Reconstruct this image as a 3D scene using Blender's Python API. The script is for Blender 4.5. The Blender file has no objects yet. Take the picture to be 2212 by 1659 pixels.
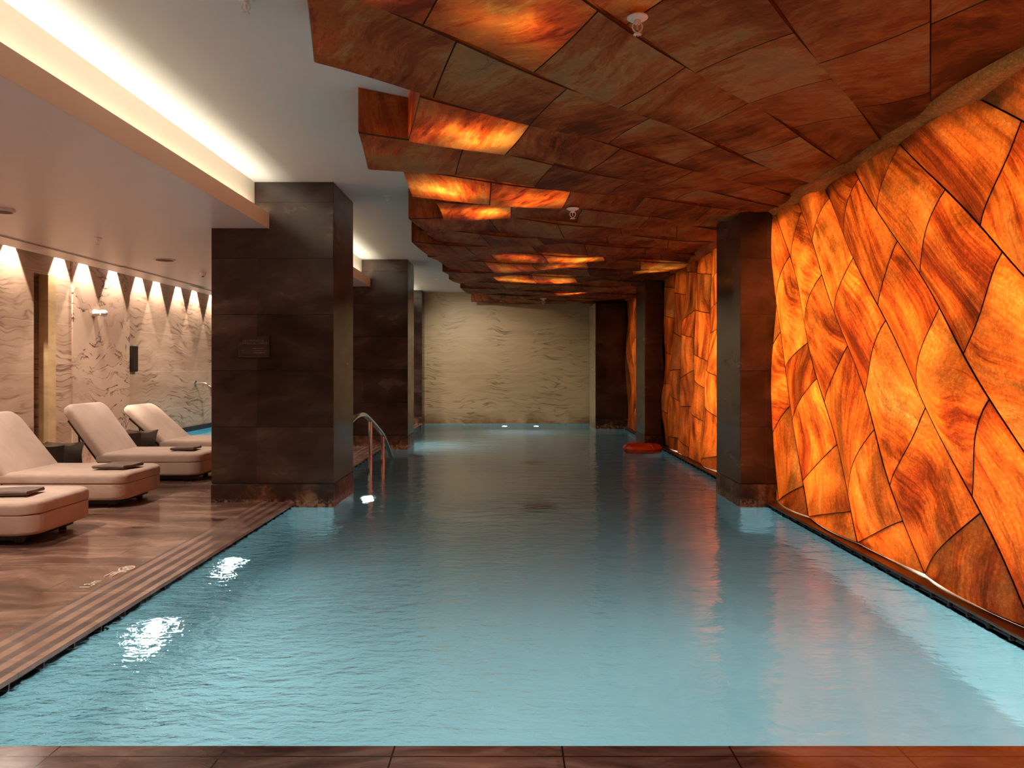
import bpy, bmesh, math, random
from mathutils import Vector, Matrix, noise as mn
R = math.radians
random.seed(7)
SC = bpy.context.scene
COL = SC.collection

# ------------------------------------------------------------------ camera, world, exposure
cam = bpy.data.cameras.new('camera'); camo = bpy.data.objects.new('camera', cam); COL.objects.link(camo)
cam.sensor_width = 36; cam.lens = 1600 / 2212 * 36; cam.shift_y = -(829.5 - 795) / 2212
camo.location = (0, 0, 1.5); camo.rotation_euler = (R(90), 0, 0); cam.clip_start = .05
SC.camera = camo
w = bpy.data.worlds.new('world'); SC.world = w; w.use_nodes = True
w.node_tree.nodes['Background'].inputs[0].default_value = (.5, .45, .4, 1)
w.node_tree.nodes['Background'].inputs[1].default_value = .02
SC.view_settings.view_transform = 'Standard'; SC.view_settings.look = 'None'
SC.view_settings.gamma = 1; SC.view_settings.use_curve_mapping = False
SC.view_settings.exposure = 0.0
cy = SC.cycles
cy.max_bounces = 6; cy.diffuse_bounces = 3; cy.glossy_bounces = 3; cy.transmission_bounces = 4
cy.caustics_reflective = False; cy.caustics_refractive = True
cy.use_adaptive_sampling = True; cy.adaptive_threshold = .07; cy.adaptive_min_samples = 16
cy.sample_clamp_indirect = 4; cy.sample_clamp_direct = 0; cy.use_denoising = True

# light colours and powers, all in one place
COVE = (1, .94, .74); WARM = (1, .83, .70); BACK = (1, .86, .66); AQUA = (.90, .985, .97)
P_COVE = 4.6; P_WASH = 290; P_BACK = 44; P_CELL = 6.5; P_POOL = 100; P_DOWN = 230

WATER = -.06; ZC = 3.585; ZL = 3.067; FAR = 20.4; XL = -6.65; XR = 2.96; PL = -2.43; PR = 2.84; NEAR = 2.94

# ------------------------------------------------------------------ helpers
def link(o, parent=None):
    COL.objects.link(o)
    if parent is not None: o.parent = parent
    return o
def tag(o, label=None, cat=None, group=None, kind=None):
    if label: o['label'] = label
    if cat: o['category'] = cat
    if group: o['group'] = group
    if kind: o['kind'] = kind
    return o
def thing(name, label, cat, loc=(0, 0, 0), rz=0, group=None):
    o = bpy.data.objects.new(name, None); link(o); o.empty_display_size = .1
    o.location = loc; o.rotation_euler = (0, 0, rz)
    return tag(o, label, cat, group)
def obj(name, bm, m, parent=None, smooth=False, bevel=0, seg=2, sub=0, loc=None, rot=None):
    me = bpy.data.meshes.new(name); bm.normal_update(); bm.to_mesh(me); bm.free()
    for mm in (m if isinstance(m, (list, tuple)) else [m]): me.materials.append(mm)
    o = bpy.data.objects.new(name, me); link(o, parent)
    if loc is not None: o.location = loc
    if rot is not None: o.rotation_euler = rot
    if smooth:
        for p in me.polygons: p.use_smooth = True
    if bevel:
        b = o.modifiers.new('bevel', 'BEVEL'); b.width = bevel; b.segments = seg; b.limit_method = 'ANGLE'; b.angle_limit = R(35)
        for p in me.polygons: p.use_smooth = True
        b.harden_normals = False
        if seg < 3:
            wn = o.modifiers.new('wn', 'WEIGHTED_NORMAL'); wn.keep_sharp = False
    if sub:
        s = o.modifiers.new('sub', 'SUBSURF'); s.levels = sub; s.render_levels = sub
    return o
def B(): return bmesh.new()
def box(bm, x0, x1, y0, y1, z0, z1, mi=0):
    v = [bm.verts.new(p) for p in ((x0,y0,z0),(x1,y0,z0),(x1,y1,z0),(x0,y1,z0),(x0,y0,z1),(x1,y0,z1),(x1,y1,z1),(x0,y1,z1))]
    for f in ((3,2,1,0),(4,5,6,7),(0,1,5,4),(1,2,6,5),(2,3,7,6),(3,0,4,7)):
        bm.faces.new([v[i] for i in f]).material_index = mi
    return bm
def lathe(bm, prof, c=(0, 0, 0), n=32, axis='Z', caps=True):
    rings = []
    for r, h in prof:
        ring = []
        for i in range(n):
            a = 2 * math.pi * i / n; p = (r*math.cos(a), r*math.sin(a), h)
            if axis == 'X': p = (p[2], p[0], p[1])
            if axis == 'Y': p = (p[0], p[2], p[1])
            ring.append(bm.verts.new(Vector(p) + Vector(c)))
        rings.append(ring)
    for a, b in zip(rings, rings[1:]):
        for i in range(n): bm.faces.new((a[i], a[(i+1) % n], b[(i+1) % n], b[i]))
    if caps:
        bm.faces.new(rings[0][::-1]); bm.faces.new(rings[-1])
    return bm
def smoothpath(pts, n=6):
    pts = [Vector(p) for p in pts]; out = []
    for i in range(len(pts) - 1):
        p0 = pts[max(i-1, 0)]; p1 = pts[i]; p2 = pts[i+1]; p3 = pts[min(i+2, len(pts)-1)]
        for k in range(n):
            t = k / n
            out.append(.5 * ((2*p1) + (p2-p0)*t + (2*p0-5*p1+4*p2-p3)*t*t + (3*p1-p0-3*p2+p3)*t**3))
    out.append(pts[-1]); return out
def tube(bm, pts, r, n=12):
    rings = []; up = Vector((.13, .21, .97)).normalized()
    for i, p in enumerate(pts):
        p = Vector(p); d = (Vector(pts[min(i+1, len(pts)-1)]) - Vector(pts[max(i-1, 0)])).normalized()
        a = d.cross(up)
        if a.length < 1e-3: a = d.cross(Vector((1, 0, 0)))
        a.normalize(); b = d.cross(a).normalized(); up = -b if False else a.cross(d).normalized()
        rr = r[i] if isinstance(r, (list, tuple)) else r
        rings.append([bm.verts.new(p + a*math.cos(2*math.pi*k/n)*rr + b*math.sin(2*math.pi*k/n)*rr) for k in range(n)])
    for a, b in zip(rings, rings[1:]):
        for i in range(n): bm.faces.new((a[i], a[(i+1) % n], b[(i+1) % n], b[i]))
    bm.faces.new(rings[0][::-1]); bm.faces.new(rings[-1])
    return bm
def light(kind, name, loc, power, color, rot=(0, 0, 0), parent=None, **kw):
    l = bpy.data.lights.new(name, kind); l.energy = power; l.color = color
    for k, v in kw.items(): setattr(l, k, v)
    o = bpy.data.objects.new(name, l); link(o, parent); o.location = loc; o.rotation_euler = rot
    return o

# ------------------------------------------------------------------ material helpers
class NT:
    def __init__(s, name):
        s.m = bpy.data.materials.new(name); s.m.use_nodes = True; s.t = s.m.node_tree
        s.t.nodes.clear(); s.out = s.t.nodes.new('ShaderNodeOutputMaterial')
    def n(s, typ, ins=None, **props):
        nd = s.t.nodes.new('ShaderNode' + typ)
        for k, v in props.items(): setattr(nd, k, v)
        for k, v in (ins or {}).items():
            sock = nd.inputs[k]
            if isinstance(v, bpy.types.NodeSocket): s.t.links.new(v, sock)
            else:
                if isinstance(v, tuple) and len(v) == 3 and sock.type == 'RGBA': v = (*v, 1)
                sock.default_value = v
        return nd
    def math(s, op, a, b=0.0, c=None):
        ins = {0: a, 1: b}
        if c is not None: ins[2] = c
        return s.n('Math', ins, operation=op).outputs[0]
    def vmath(s, op, a, b=(0, 0, 0)):
        nd = s.n('VectorMath', {0: a}, operation=op)
        if op == 'SCALE':
            if isinstance(b, bpy.types.NodeSocket): s.t.links.new(b, nd.inputs[3])
            else: nd.inputs[3].default_value = b
        elif isinstance(b, bpy.types.NodeSocket): s.t.links.new(b, nd.inputs[1])
        else: nd.inputs[1].default_value = b
        return nd.outputs[0]
    def noise(s, vec, scale, detail=4, rough=.55, dist=0, col=False):
        nd = s.n('TexNoise', {'Vector': vec, 'Scale': scale, 'Detail': detail, 'Roughness': rough, 'Distortion': dist})
        return nd.outputs['Color' if col else 'Fac']
    def ramp(s, fac, stops, interp='LINEAR'):
        nd = s.n('ValToRGB', {0: fac}); cr = nd.color_ramp; cr.interpolation = interp
        while len(cr.elements) < len(stops): cr.elements.new(.5)
        for e, (p, c) in zip(cr.elements, stops):
            e.position = p; e.color = (c, c, c, 1) if isinstance(c, (int, float)) else (*c, 1)
        return nd.outputs[0]
    def mix(s, fac, a, b, blend='MIX'):
        return s.n('MixRGB', {0: fac, 1: a, 2: b}, blend_type=blend).outputs[0]
    def bump(s, h, strength=.3, dist=.01):
        return s.n('Bump', {'Height': h, 'Strength': strength, 'Distance': dist}).outputs[0]
    def pos(s): return s.n('NewGeometry').outputs['Position']
    def objc(s): return s.n('TexCoord').outputs['Object']
    def bsdf(s, ins): return s.n('BsdfPrincipled', ins).outputs[0]
    def done(s, sh): s.t.links.new(sh, s.out.inputs[0]); return s.m
    def warp(s, vec, amp, scale, detail=2):
        c = s.n('TexNoise', {'Vector': vec, 'Scale': scale, 'Detail': detail}).outputs['Color']
        return s.vmath('ADD', vec, s.vmath('SCALE', s.vmath('SUBTRACT', c, (.5, .5, .5)), amp))
    def mapping(s, vec, scale=(1, 1, 1), loc=(0, 0, 0), rot=(0, 0, 0)):
        return s.n('Mapping', {'Vector': vec, 'Scale': scale, 'Location': loc, 'Rotation': rot}).outputs[0]

def plain(name, color, rough=.5, metal=0, spec=.5, bumpscale=None, coat=0, var=.1):
    t = NT(name); c = t.n('TexNoise', {'Vector': t.objc(), 'Scale': 9, 'Detail': 3}).outputs['Fac']
    col = t.mix(1, color, t.ramp(c, [(.3, 1-var), (.7, 1+var*.8)]), 'MULTIPLY')
    ins = {'Base Color': col, 'Roughness': rough, 'Metallic': metal, 'Specular IOR Level': spec, 'Coat Weight': coat}
    if bumpscale: ins['Normal'] = t.bump(t.noise(t.objc(), bumpscale, 3), .25, .004)
    return t.done(t.bsdf(ins))
def emis(name, color, strength):
    t = NT(name); return t.done(t.n('Emission', {'Color': color, 'Strength': strength}).outputs[0])

def seams(t, axes, width=.006):
    """grout mask from world position: axes = [(socket, period, offset)]"""
    out = None
    for s_, per, off in axes:
        f = t.math('PINGPONG', t.math('SUBTRACT', s_, off), per / 2)
        m = t.math('LESS_THAN', f, width / 2)
        out = m if out is None else t.math('MAXIMUM', out, m)
    return out
def xyz(t, v):
    n = t.n('SeparateXYZ', {0: v}); return n.outputs[0], n.outputs[1], n.outputs[2]

# beige wavy sandstone for the far wall and left wall (veins run horizontally)
def sandstone(name, light_c, mid_c, vein_c, vein_w=.035, vs=1.0, seam_list=(), dark=0.0):
    t = NT(name); p = t.pos()
    q = t.warp(p, .9*vs, .55); q = t.warp(q, .28, 2.2, 3)
    st = t.mapping(q, (.32, .32, 3.0))
    big = t.noise(st, 1.0, 3, .5)
    col = t.ramp(big, [(.3, mid_c), (.52, light_c), (.7, mid_c)])
    q2 = t.warp(p, .75*vs, .8); q2 = t.warp(q2, .07*vs, 3.0, 2)
    fine = t.noise(t.mapping(q2, (.20, .20, 2.2)), 2.1, 4, .5)
    lines = t.math('PINGPONG', t.math('MULTIPLY', fine, 8.0), .5)
    brk = t.ramp(t.noise(p, .9, 3), [(.42, .10), (.62, 1)])
    vein = t.math('MULTIPLY', t.ramp(lines, [(0, 1), (vein_w, .55), (vein_w*3, 0)]), brk)
    soft = t.ramp(lines, [(0, .5), (.5, 0)])
    col = t.mix(t.math('MULTIPLY', soft, .45), col, mid_c)
    col = t.mix(vein, col, vein_c)
    grain = t.noise(p, 60, 3)
    col = t.mix(.35, col, t.mix(1, col, t.ramp(grain, [(.3, .75), (.7, 1.2)]), 'MULTIPLY'))
    if dark:
        z = xyz(t, p)[2]
        stain = t.math('MULTIPLY', t.ramp(z, [(0, 1), (.32, 0)]), t.ramp(t.noise(t.warp(p, .4, 2), 1.6, 5), [(.38, 0), (.6, 1)]))
        col = t.mix(t.math('MULTIPLY', stain, dark), col, (.20, .10, .03))
    if seam_list:
        x, y, z = xyz(t, p); d = {'x': x, 'y': y, 'z': z}
        sm = seams(t, [(d[a], per, off) for a, per, off in seam_list])
        col = t.mix(t.math('MULTIPLY', sm, .55), col, (.9, .78, .62))
    return t.done(t.bsdf({'Base Color': col, 'Roughness': .42, 'Normal': t.bump(fine, .25, .01)}))

M = {}
M['far_stone'] = sandstone('far_stone', (.66, .51, .31), (.54, .41, .235), (.20, .125, .06), .05, 1.0, [('z', .98, .36)], .8)
M['left_stone'] = sandstone('left_stone', (.62, .44, .31), (.48, .32, .215), (.20, .10, .06), .07, 1.0, [('z', .72, .71)])
def left_rich():
    t = NT('veined_stone'); p = t.pos(); q = t.warp(p, 1.3, .8); q = t.warp(q, .5, 3, 4)
    f = t.noise(t.mapping(q, (.5, .5, 2.0)), 1.3, 6, .62)
    lines = t.math('PINGPONG', t.math('MULTIPLY', f, 7.0), .5)
    brk = t.ramp(t.noise(t.mapping(p, (1, 1, 1), (3, 1, 5)), 1.1, 4), [(.42, 0), (.55, 1)])
    col = t.ramp(f, [(.3, (.55, .37, .27)), (.5, (.66, .47, .34)), (.7, (.56, .39, .27))])
    col = t.mix(t.ramp(lines, [(0, .5), (.12, 0)]), col, (.36, .2, .13))
    col = t.mix(t.math('MULTIPLY', t.ramp(lines, [(0, 1), (.05, .8), (.1, 0)]), brk), col, (.07, .03, .02))
    return t.done(t.bsdf({'Base Color': col, 'Roughness': .4}))
M['veined'] = left_rich()
def jamb():
    t = NT('jamb_stone'); p = t.pos(); f = t.noise(t.mapping(t.warp(p, .3, 2), (1, 1, 4)), 2, 4)
    return t.done(t.bsdf({'Base Color': t.ramp(f, [(.3, (.5, .33, .15)), (.7, (.68, .48, .25))]), 'Roughness': .5}))
M['jamb'] = jamb()

# brown polished deck stone
def deck(name, seam_axes, grooves=False, tint=(1, 1, 1)):
    t = NT(name); p = t.pos(); x, y, z = xyz(t, p)
    q = t.warp(p, .8, .9); q = t.warp(q, .15, 4)
    f = t.noise(t.mapping(q, (.55, 2.6, 1)), 1.5, 7, .62)
    g = t.noise(t.mapping(t.warp(p, .5, 2), (.8, 3, 1), (5, 2, 0)), 3, 6, .65)
    col = t.ramp(f, [(.34, (.060, .030, .021)), (.46, (.145, .080, .058)), (.55, (.25, .148, .108)), (.66, (.42, .27, .20))])
    col = t.mix(t.ramp(g, [(.62, 0), (.74, .7)]), col, (.34, .21, .15))
    col = t.mix(t.ramp(g, [(.26, .7), (.38, 0)]), col, (.03, .014, .01))
    col = t.mix(1, col, tint, 'MULTIPLY')
    rough = t.ramp(g, [(.3, .12), (.7, .26)])
    bumph = t.noise(p, 9, 5)
    sm = seams(t, seam_axes(x, y), .007)
    col = t.mix(sm, col, (.012, .007, .005))
    ins = {'Base Color': col, 'Roughness': rough, 'Specular IOR Level': .7}
    if grooves:
        # three rough anti-slip bands parallel to the pool edge
        d = t.math('SUBTRACT', PL, x) if True else None
        band = t.math('PINGPONG', t.math('SUBTRACT', d, .015), .055)
        m = t.math('MULTIPLY', t.math('GREATER_THAN', band, .028), t.math('LESS_THAN', d, .40))
        m = t.math('MULTIPLY', m, t.math('GREATER_THAN', d, .01))
        zone = t.math('LESS_THAN', d, .40)
        lightc = t.mix(zone, col, t.mix(.5, col, (.42, .28, .21)))
        ins['Base Color'] = t.mix(m, lightc, t.mix(.3, (.060, .028, .018), col))
        ins['Roughness'] = t.mix(m, rough, (.6, .6, .6))
    ins['Normal'] = t.bump(t.math('ADD', t.math('MULTIPLY', bumph, .5), t.math('MULTIPLY', sm, -1)), .12, .01)
    return t.done(t.bsdf(ins))
M['deck'] = deck('deck_stone', lambda x, y: [(x, 1.326, -3.145), (y, 1.326, 4.31)])
M['edge'] = deck('edge_stone', lambda x, y: [(y, .663, 4.31)], True)
M['near'] = deck('near_deck_stone', lambda x, y: [(x, .663, -.465), (y, .62, 2.86)], tint=(.62, .68, .78))
M['coping'] = plain('coping_stone', (.20, .09, .045), .35, bumpscale=8)

# dark polished column stone
def column_mat():
    t = NT('column_stone'); p = t.pos(); x, y, z = xyz(t, p)
    q = t.warp(p, .7, .9, 3)
    f = t.noise(t.mapping(q, (1, 1, 2.2)), 1.1, 6, .6)
    col = t.ramp(f, [(.3, (.022, .013, .011)), (.5, (.048, .028, .022)), (.66, (.095, .058, .040)), (.8, (.15, .095, .06))])
    tile = t.n('TexWhiteNoise', {'Vector': t.vmath('FLOOR', t.mapping(p, (.7, .7, 1.587), (0, 0, .67)))}, noise_dimensions='3D').outputs['Value']
    col = t.mix(1, col, t.ramp(tile, [(0, .7), (1, 1.35)]), 'MULTIPLY')
    sm = seams(t, [(z, .63, .84)], .007)
    col = t.mix(sm, col, (.012, .008, .007))
    spots = t.ramp(t.noise(p, 14, 3), [(.68, 0), (.74, .6)])
    col = t.mix(t.math('MULTIPLY', spots, t.ramp(f, [(.5, 0), (.7, 1)])), col, (.02, .012, .01))
    return t.done(t.bsdf({'Base Color': col, 'Roughness': t.ramp(f, [(.3, .14), (.7, .3)]), 'Normal': t.bump(f, .1, .01)}))
M['column'] = column_mat()
def plinth_mat():
    t = NT('plinth_stone'); p = t.pos(); q = t.warp(p, .5, 2.5, 4)
    f = t.noise(q, 3.2, 8, .68)
    col = t.ramp(f, [(.3, (.02, .01, .008)), (.48, (.05, .022, .014)), (.56, (.16, .07, .035)), (.68, (.42, .24, .13)), (.8, (.12, .05, .03))])
    z = xyz(t, p)[2]
    low = t.math('MULTIPLY', t.ramp(z, [(0, 1), (.04, 0)]), t.ramp(t.noise(p, 25, 4), [(.45, 0), (.6, 1)]))
    col = t.mix(low, col, (.42, .25, .14))
    return t.done(t.bsdf({'Base Color': col, 'Roughness': .4, 'Normal': t.bump(f, .5, .02)}))
M['plinth'] = plinth_mat()

# translucent banded stone (wall panels and canopy panels); UV in metres, per-panel random in 'pid'
def onyx(name, stops, tstops, trans, streak=5.5, dens=2.0, turn=0.0, contrast=1.5, grainy=1.0, spread_=1.1, w1=.70, w2=.07, rough=.38, spec=.5):
    t = NT(name)
    uv = t.n('UVMap').outputs[0]; a = t.n('Attribute', attribute_name='pid').outputs['Color']
    ax, ay, az = xyz(t, a)
    v = t.n('VectorRotate', {'Vector': uv, 'Angle': t.math('ADD', t.math('MULTIPLY', t.math('SUBTRACT', az, .5), spread_), turn)}, rotation_type='Z_AXIS').outputs[0]
    v = t.vmath('ADD', v, t.n('CombineXYZ', {0: t.math('MULTIPLY', ax, 40), 1: t.math('MULTIPLY', ay, 40), 2: 0}).outputs[0])
    v = t.warp(v, w1, .8, 1); v = t.warp(v, w2, 3.2, 3)
    f = t.noise(t.mapping(v, (.6, streak*.8, 1)), dens*.55, 5, .6)
    g = t.noise(t.mapping(v, (.9, streak*3.4, 1)), dens, 9, .80)
    big = t.noise(v, .9, 2)
    f2 = t.math('ADD', t.math('MULTIPLY', f, .42), t.math('ADD', t.math('MULTIPLY', g, .36), t.math('MULTIPLY', big, .22)))
    f3 = t.math('ADD', t.math('ADD', t.math('MULTIPLY', t.math('SUBTRACT', f2, .5), contrast), .5), t.math('MULTIPLY', t.math('SUBTRACT', ay, .5), .10))
    crack = t.ramp(t.math('PINGPONG', t.math('MULTIPLY', f, 3.0), .5), [(0, 1), (.02, 0)])
    grain = t.noise(t.pos(), 38, 6, .8)
    col = t.ramp(f3, stops); tc = t.ramp(f3, tstops)
    gm = t.ramp(grain, [(.34, 1-.38*grainy), (.52, 1-.05*grainy), (.68, 1+.55*grainy)])
    col = t.mix(1, col, gm, 'MULTIPLY'); tc = t.mix(1, tc, gm, 'MULTIPLY')
    patch = t.ramp(t.noise(t.mapping(t.pos(), (1, 1, 1), (4, 9, 2)), 2.2, 4), [(.36, .45), (.62, 1.0)])
    tc = t.mix(1, tc, patch, 'MULTIPLY')  # glow colour dimmed in patches, painted as shadows of structure behind the stone
    tc = t.mix(1, tc, t.ramp(ax, [(0, .5), (.25, .8), (.6, 1.0), (1, 1.12)]), 'MULTIPLY')
    tc = t.mix(1, tc, t.ramp(t.noise(t.mapping(v, (1, 2.5, 1), (9, 1, 2)), 1.7, 5, .6), [(.36, .42), (.5, .9), (.6, 1.15)]), 'MULTIPLY')
    ck = t.math('MULTIPLY', crack, .5)
    col = t.mix(ck, col, (.05, .015, .005)); tc = t.mix(ck, tc, (.12, .02, .003))
    nrm = t.bump(t.math('ADD', g, t.math('MULTIPLY', grain, .3)), .35, .012)
    pr = t.bsdf({'Base Color': col, 'Roughness': rough, 'Specular IOR Level': spec, 'Normal': nrm})
    tr = t.n('BsdfTranslucent', {'Color': tc, 'Normal': nrm}).outputs[0]
    return t.done(t.n('MixShader', {0: trans, 1: pr, 2: tr}).outputs[0])
M['onyx'] = onyx('wall_onyx',
    [(.33, (.17, .045, .012)), (.45, (.34, .12, .03)), (.55, (.50, .22, .06)), (.68, (.60, .33, .12))],
    [(.33, (.22, .020, .003)), (.42, (.50, .055, .005)), (.50, (.84, .145, .010)), (.60, (.80, .18, .018)), (.72, (.92, .32, .045))], .55)
M['canopy'] = onyx('canopy_onyx',
    [(.32, (.15, .032, .012)), (.42, (.36, .085, .024)), (.46, (.30, .068, .022)), (.50, (.50, .155, .042)), (.57, (.40, .115, .034)), (.62, (.56, .26, .085)), (.70, (.46, .25, .10))],
    [(.34, (.25, .018, .003)), (.43, (.72, .085, .007)), (.52, (.95, .19, .014)), (.62, (.95, .34, .045))], .42, 2.3, 1.5, 1.45, 2.5, .4, .45, .30, .06, .5, .25)
M['groove'] = plain('joint_groove', (.045, .018, .008), .8)
M['cornice'] = onyx('cornice_onyx',
    [(.38, (.26, .050, .010)), (.5, (.56, .16, .032)), (.62, (.72, .26, .06))],
    [(.3, (.3, .03, .003)), (.7, (.6, .2, .02))], .0, 3, 1, spec=.2, rough=.6)

M['paint'] = plain('ceiling_paint', (.80, .79, .77), .6, var=.012)
M['paint_low'] = plain('lounge_ceiling_paint', (.76, .67, .63), .34, var=.012)
M['fascia'] = plain('fascia_paint', (.80, .62, .43), .5, var=.02)
M['cove'] = plain('cove_paint', (.80, .76, .66), .6, var=.01)
M['dark'] = plain('dark_slot', (.012, .012, .014), .6)
M['chrome'] = plain('chrome', (.75, .70, .66), .12, 1)
M['white'] = plain('white_enamel', (.9, .86, .82), .35)
M['black'] = plain('black_enamel', (.012, .012, .014), .3)
M['orange'] = plain('orange_buoy_plastic', (.75, .09, .02), .35)
M['rope'] = plain('buoy_rope', (.35, .12, .05), .7)
M['towel'] = plain('grey_towel', (.20, .15, .13), .95, spec=.1, bumpscale=120)
M['leather'] = plain('black_leather', (.010, .008, .009), .22, spec=.6, bumpscale=14)
M['sign'] = plain('sign_plate', (.035, .019, .015), .3)
M['letter'] = plain('sign_letter', (.20, .12, .075), .5)
M['mark'] = plain('deck_marking', (.95, .88, .80), .5)
M['lens'] = emis('lamp_lens', (1, .86, .7, 1), 30)
M['pool_lens'] = emis('pool_lamp_lens', (.85, 1, 1, 1), 40)
def fabric():
    t = NT('cream_fabric'); p = t.objc()
    wr = t.noise(t.mapping(t.warp(p, .15, 2), (1.2, 5, 3)), 2.6, 3, .5)
    fb = t.noise(p, 220, 2)
    col = t.mix(t.ramp(t.noise(p, 3, 3), [(.35, 0), (.7, 1)]), (.50, .375, .30), (.60, .46, .37))
    return t.done(t.bsdf({'Base Color': col, 'Roughness': .9, 'Specular IOR Level': .15, 'Sheen Weight': .15,
                          'Normal': t.bump(t.math('ADD', wr, t.math('MULTIPLY', fb, .04)), .45, .022)}))
M['fabric'] = fabric()
def mosaic():
    t = NT('pool_mosaic'); p = t.pos(); x, y, z = xyz(t, p)
    g = seams(t, [(x, .05, .01), (y, .05, .01), (z, .05, .01)], .007)
    cell = t.n('TexWhiteNoise', {'Vector': t.vmath('FLOOR', t.vmath('SCALE', p, 20.0))}, noise_dimensions='3D').outputs['Value']
    col = t.mix(cell, (.25, .44, .465), (.34, .54, .56))
    col = t.mix(t.math('MULTIPLY', g, .6), col, (.14, .30, .35))
    return t.done(t.bsdf({'Base Color': col, 'Roughness': .4}))
M['mosaic'] = mosaic()
def water():
    t = NT('pool_water'); p = t.pos(); x, y, z = xyz(t, p)
    # stronger ripples from the inlet on the near left, long lazy ripples elsewhere
    dx = t.math('SUBTRACT', x, -1.9); dy = t.math('SUBTRACT', y, 4.4)
    d = t.math('SQRT', t.math('ADD', t.math('MULTIPLY', dx, dx), t.math('MULTIPLY', t.math('MULTIPLY', dy, dy), .5)))
    near = t.ramp(t.math('MULTIPLY', d, .35), [(.15, 1), (.95, 0)])
    w1 = t.noise(t.mapping(t.warp(p, .3, 1.5), (1.0, 1.9, 1)), 2.2, 3, .5)
    w2 = t.noise(t.mapping(t.warp(p, .1, 4), (1, 2.2, 1), (3, 3, 3)), 7.5, 4, .55)
    patchy = t.ramp(t.noise(p, .55, 2), [(.38, .25), (.65, 1)])
    h = t.math('ADD', t.math('MULTIPLY', w1, .020), t.math('MULTIPLY', t.math('MULTIPLY', w2, .014), patchy))
    h = t.math('ADD', h, t.math('MULTIPLY', t.math('MULTIPLY', w2, .040), near))
    h = t.math('ADD', h, t.math('MULTIPLY', t.math('MULTIPLY', w1, .03), near))
    nrm = t.n('Bump', {'Height': h, 'Strength': .8, 'Distance': 1.0}).outputs[0]
    fr = t.n('Fresnel', {'IOR': 1.33, 'Normal': nrm}).outputs[0]
    rf = t.n('BsdfRefraction', {'Color': (.90, .97, 1.0), 'Roughness': .16, 'IOR': 1.33, 'Normal': nrm}).outputs[0]
    gl = t.n('BsdfGlossy', {'Color': (1, 1, 1), 'Roughness': .03, 'Normal': nrm}).outputs[0]
    return t.done(t.n('MixShader', {0: fr, 1: rf, 2: gl}).outputs[0])
M['water'] = water()

# ------------------------------------------------------------------ room shell
def struct(name, bm, m, **kw):
    o = obj(name, bm, m, **kw); o['kind'] = 'structure'; return o
b = B(); box(b, XL-.3, -3.145, -3, FAR, -.2, 0); struct('floor', b, M['deck'])
b = B(); box(b, -3.145, PL, 2.3, FAR, -.026, 0); box(b, -3.145, PL-.07, 2.3, FAR, -.2, -.026)
struct('floor_pool_edge', b, M['edge'])
b = B(); box(b, -3.145, XR+.7, -3, NEAR, -.026, 0); box(b, -3.145, XR+.7, -3, NEAR-.05, -.2, -.026)
struct('floor_near', b, M['near'])
b = B(); box(b, XL-.9, XL-.6, -3, FAR+.3, -.2, 3.8); struct('wall_left_core', b, M['jamb'])
# left wall cladding with a doorway-like niche
b = B()
box(b, XL-.6, XL, -3, 10.30, 0, ZC); box(b, XL-.6, XL, 10.78, FAR, 0, ZC); box(b, XL-.6, XL, 10.30, 10.78, 2.83, ZC)
struct('wall_left', b, M['left_stone'])
b = B(); box(b, XL+.001, XL+.022, 11.18, 12.84, 0, 3.3); o = obj('veined_panel', b, M['veined'])
tag(o, 'projecting stone slab with bold black veins on the left wall', 'wall panel')
b = B(); box(b, XL-.12, XL+.012, 10.60, 10.78, 0, 2.83); o = obj('niche_jamb', b, M['jamb'])
tag(o, 'golden stone upright lining the tall dark niche in left wall', 'door jamb')
b = B(); box(b, XL-.9, XR+.9, FAR, FAR+.3, -1.4, 3.8); struct('wall_far', b, M['far_stone'])
b = B(); box(b, XL-.9, XR+.9, -3.3, -3, -.2, 3.8); struct('wall_near', b, M['jamb'])
b = B(); box(b, XR+.65, XR+.9, -3, FAR, -.2, 3.8); struct('wall_right_core', b, M['cove'])
b = B(); box(b, XL-.9, XR+.9, -3.3, FAR+.3, ZC, ZC+.2); struct('ceiling', b, M['paint'])
b = B(); box(b, XL+.17, -2.92, -3, FAR, ZL, ZL+.07); box(b, -2.92, -2.735, -3, FAR, ZL, ZL+.03)
struct('ceiling_lounge', b, M['paint_low'])
b = B(); box(b, -2.735, -2.72, -3, FAR, ZL-.004, 3.235); struct('trim_1', b, M['fascia'])
b = B(); box(b, -3.0, -2.885, -3, FAR, ZL+.07, ZC); struct('trim_2', b, M['cove'])
# linear slot diffusers
for i, (y0, y1, x, lab) in enumerate(((-1, 11.5, -6.03, 'long dark linear air slot running above the loungers'),
                                       (11.35, 14.4, -5.99, 'short linear air slot following the long one, above the veined slab'),
                                       (14.0, 17.4, -6.08, 'far linear air slot beside the ceiling edge near the spout'))):
    t_ = thing('linear_diffuser', lab, 'air vent', (x, (y0+y1)/2, ZL), group=None)
    h = (y1-y0)/2
    b = B(); box(b, -.05, .05, -h, h, -.004, .0005); obj('frame', b, M['paint_low'], t_)
    for k in (-.026, 0, .026):
        b = B(); box(b, k-.006, k+.006, -h+.02, h-.02, -.0055, -.0042); obj('slot', b, M['dark'], t_)

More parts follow.
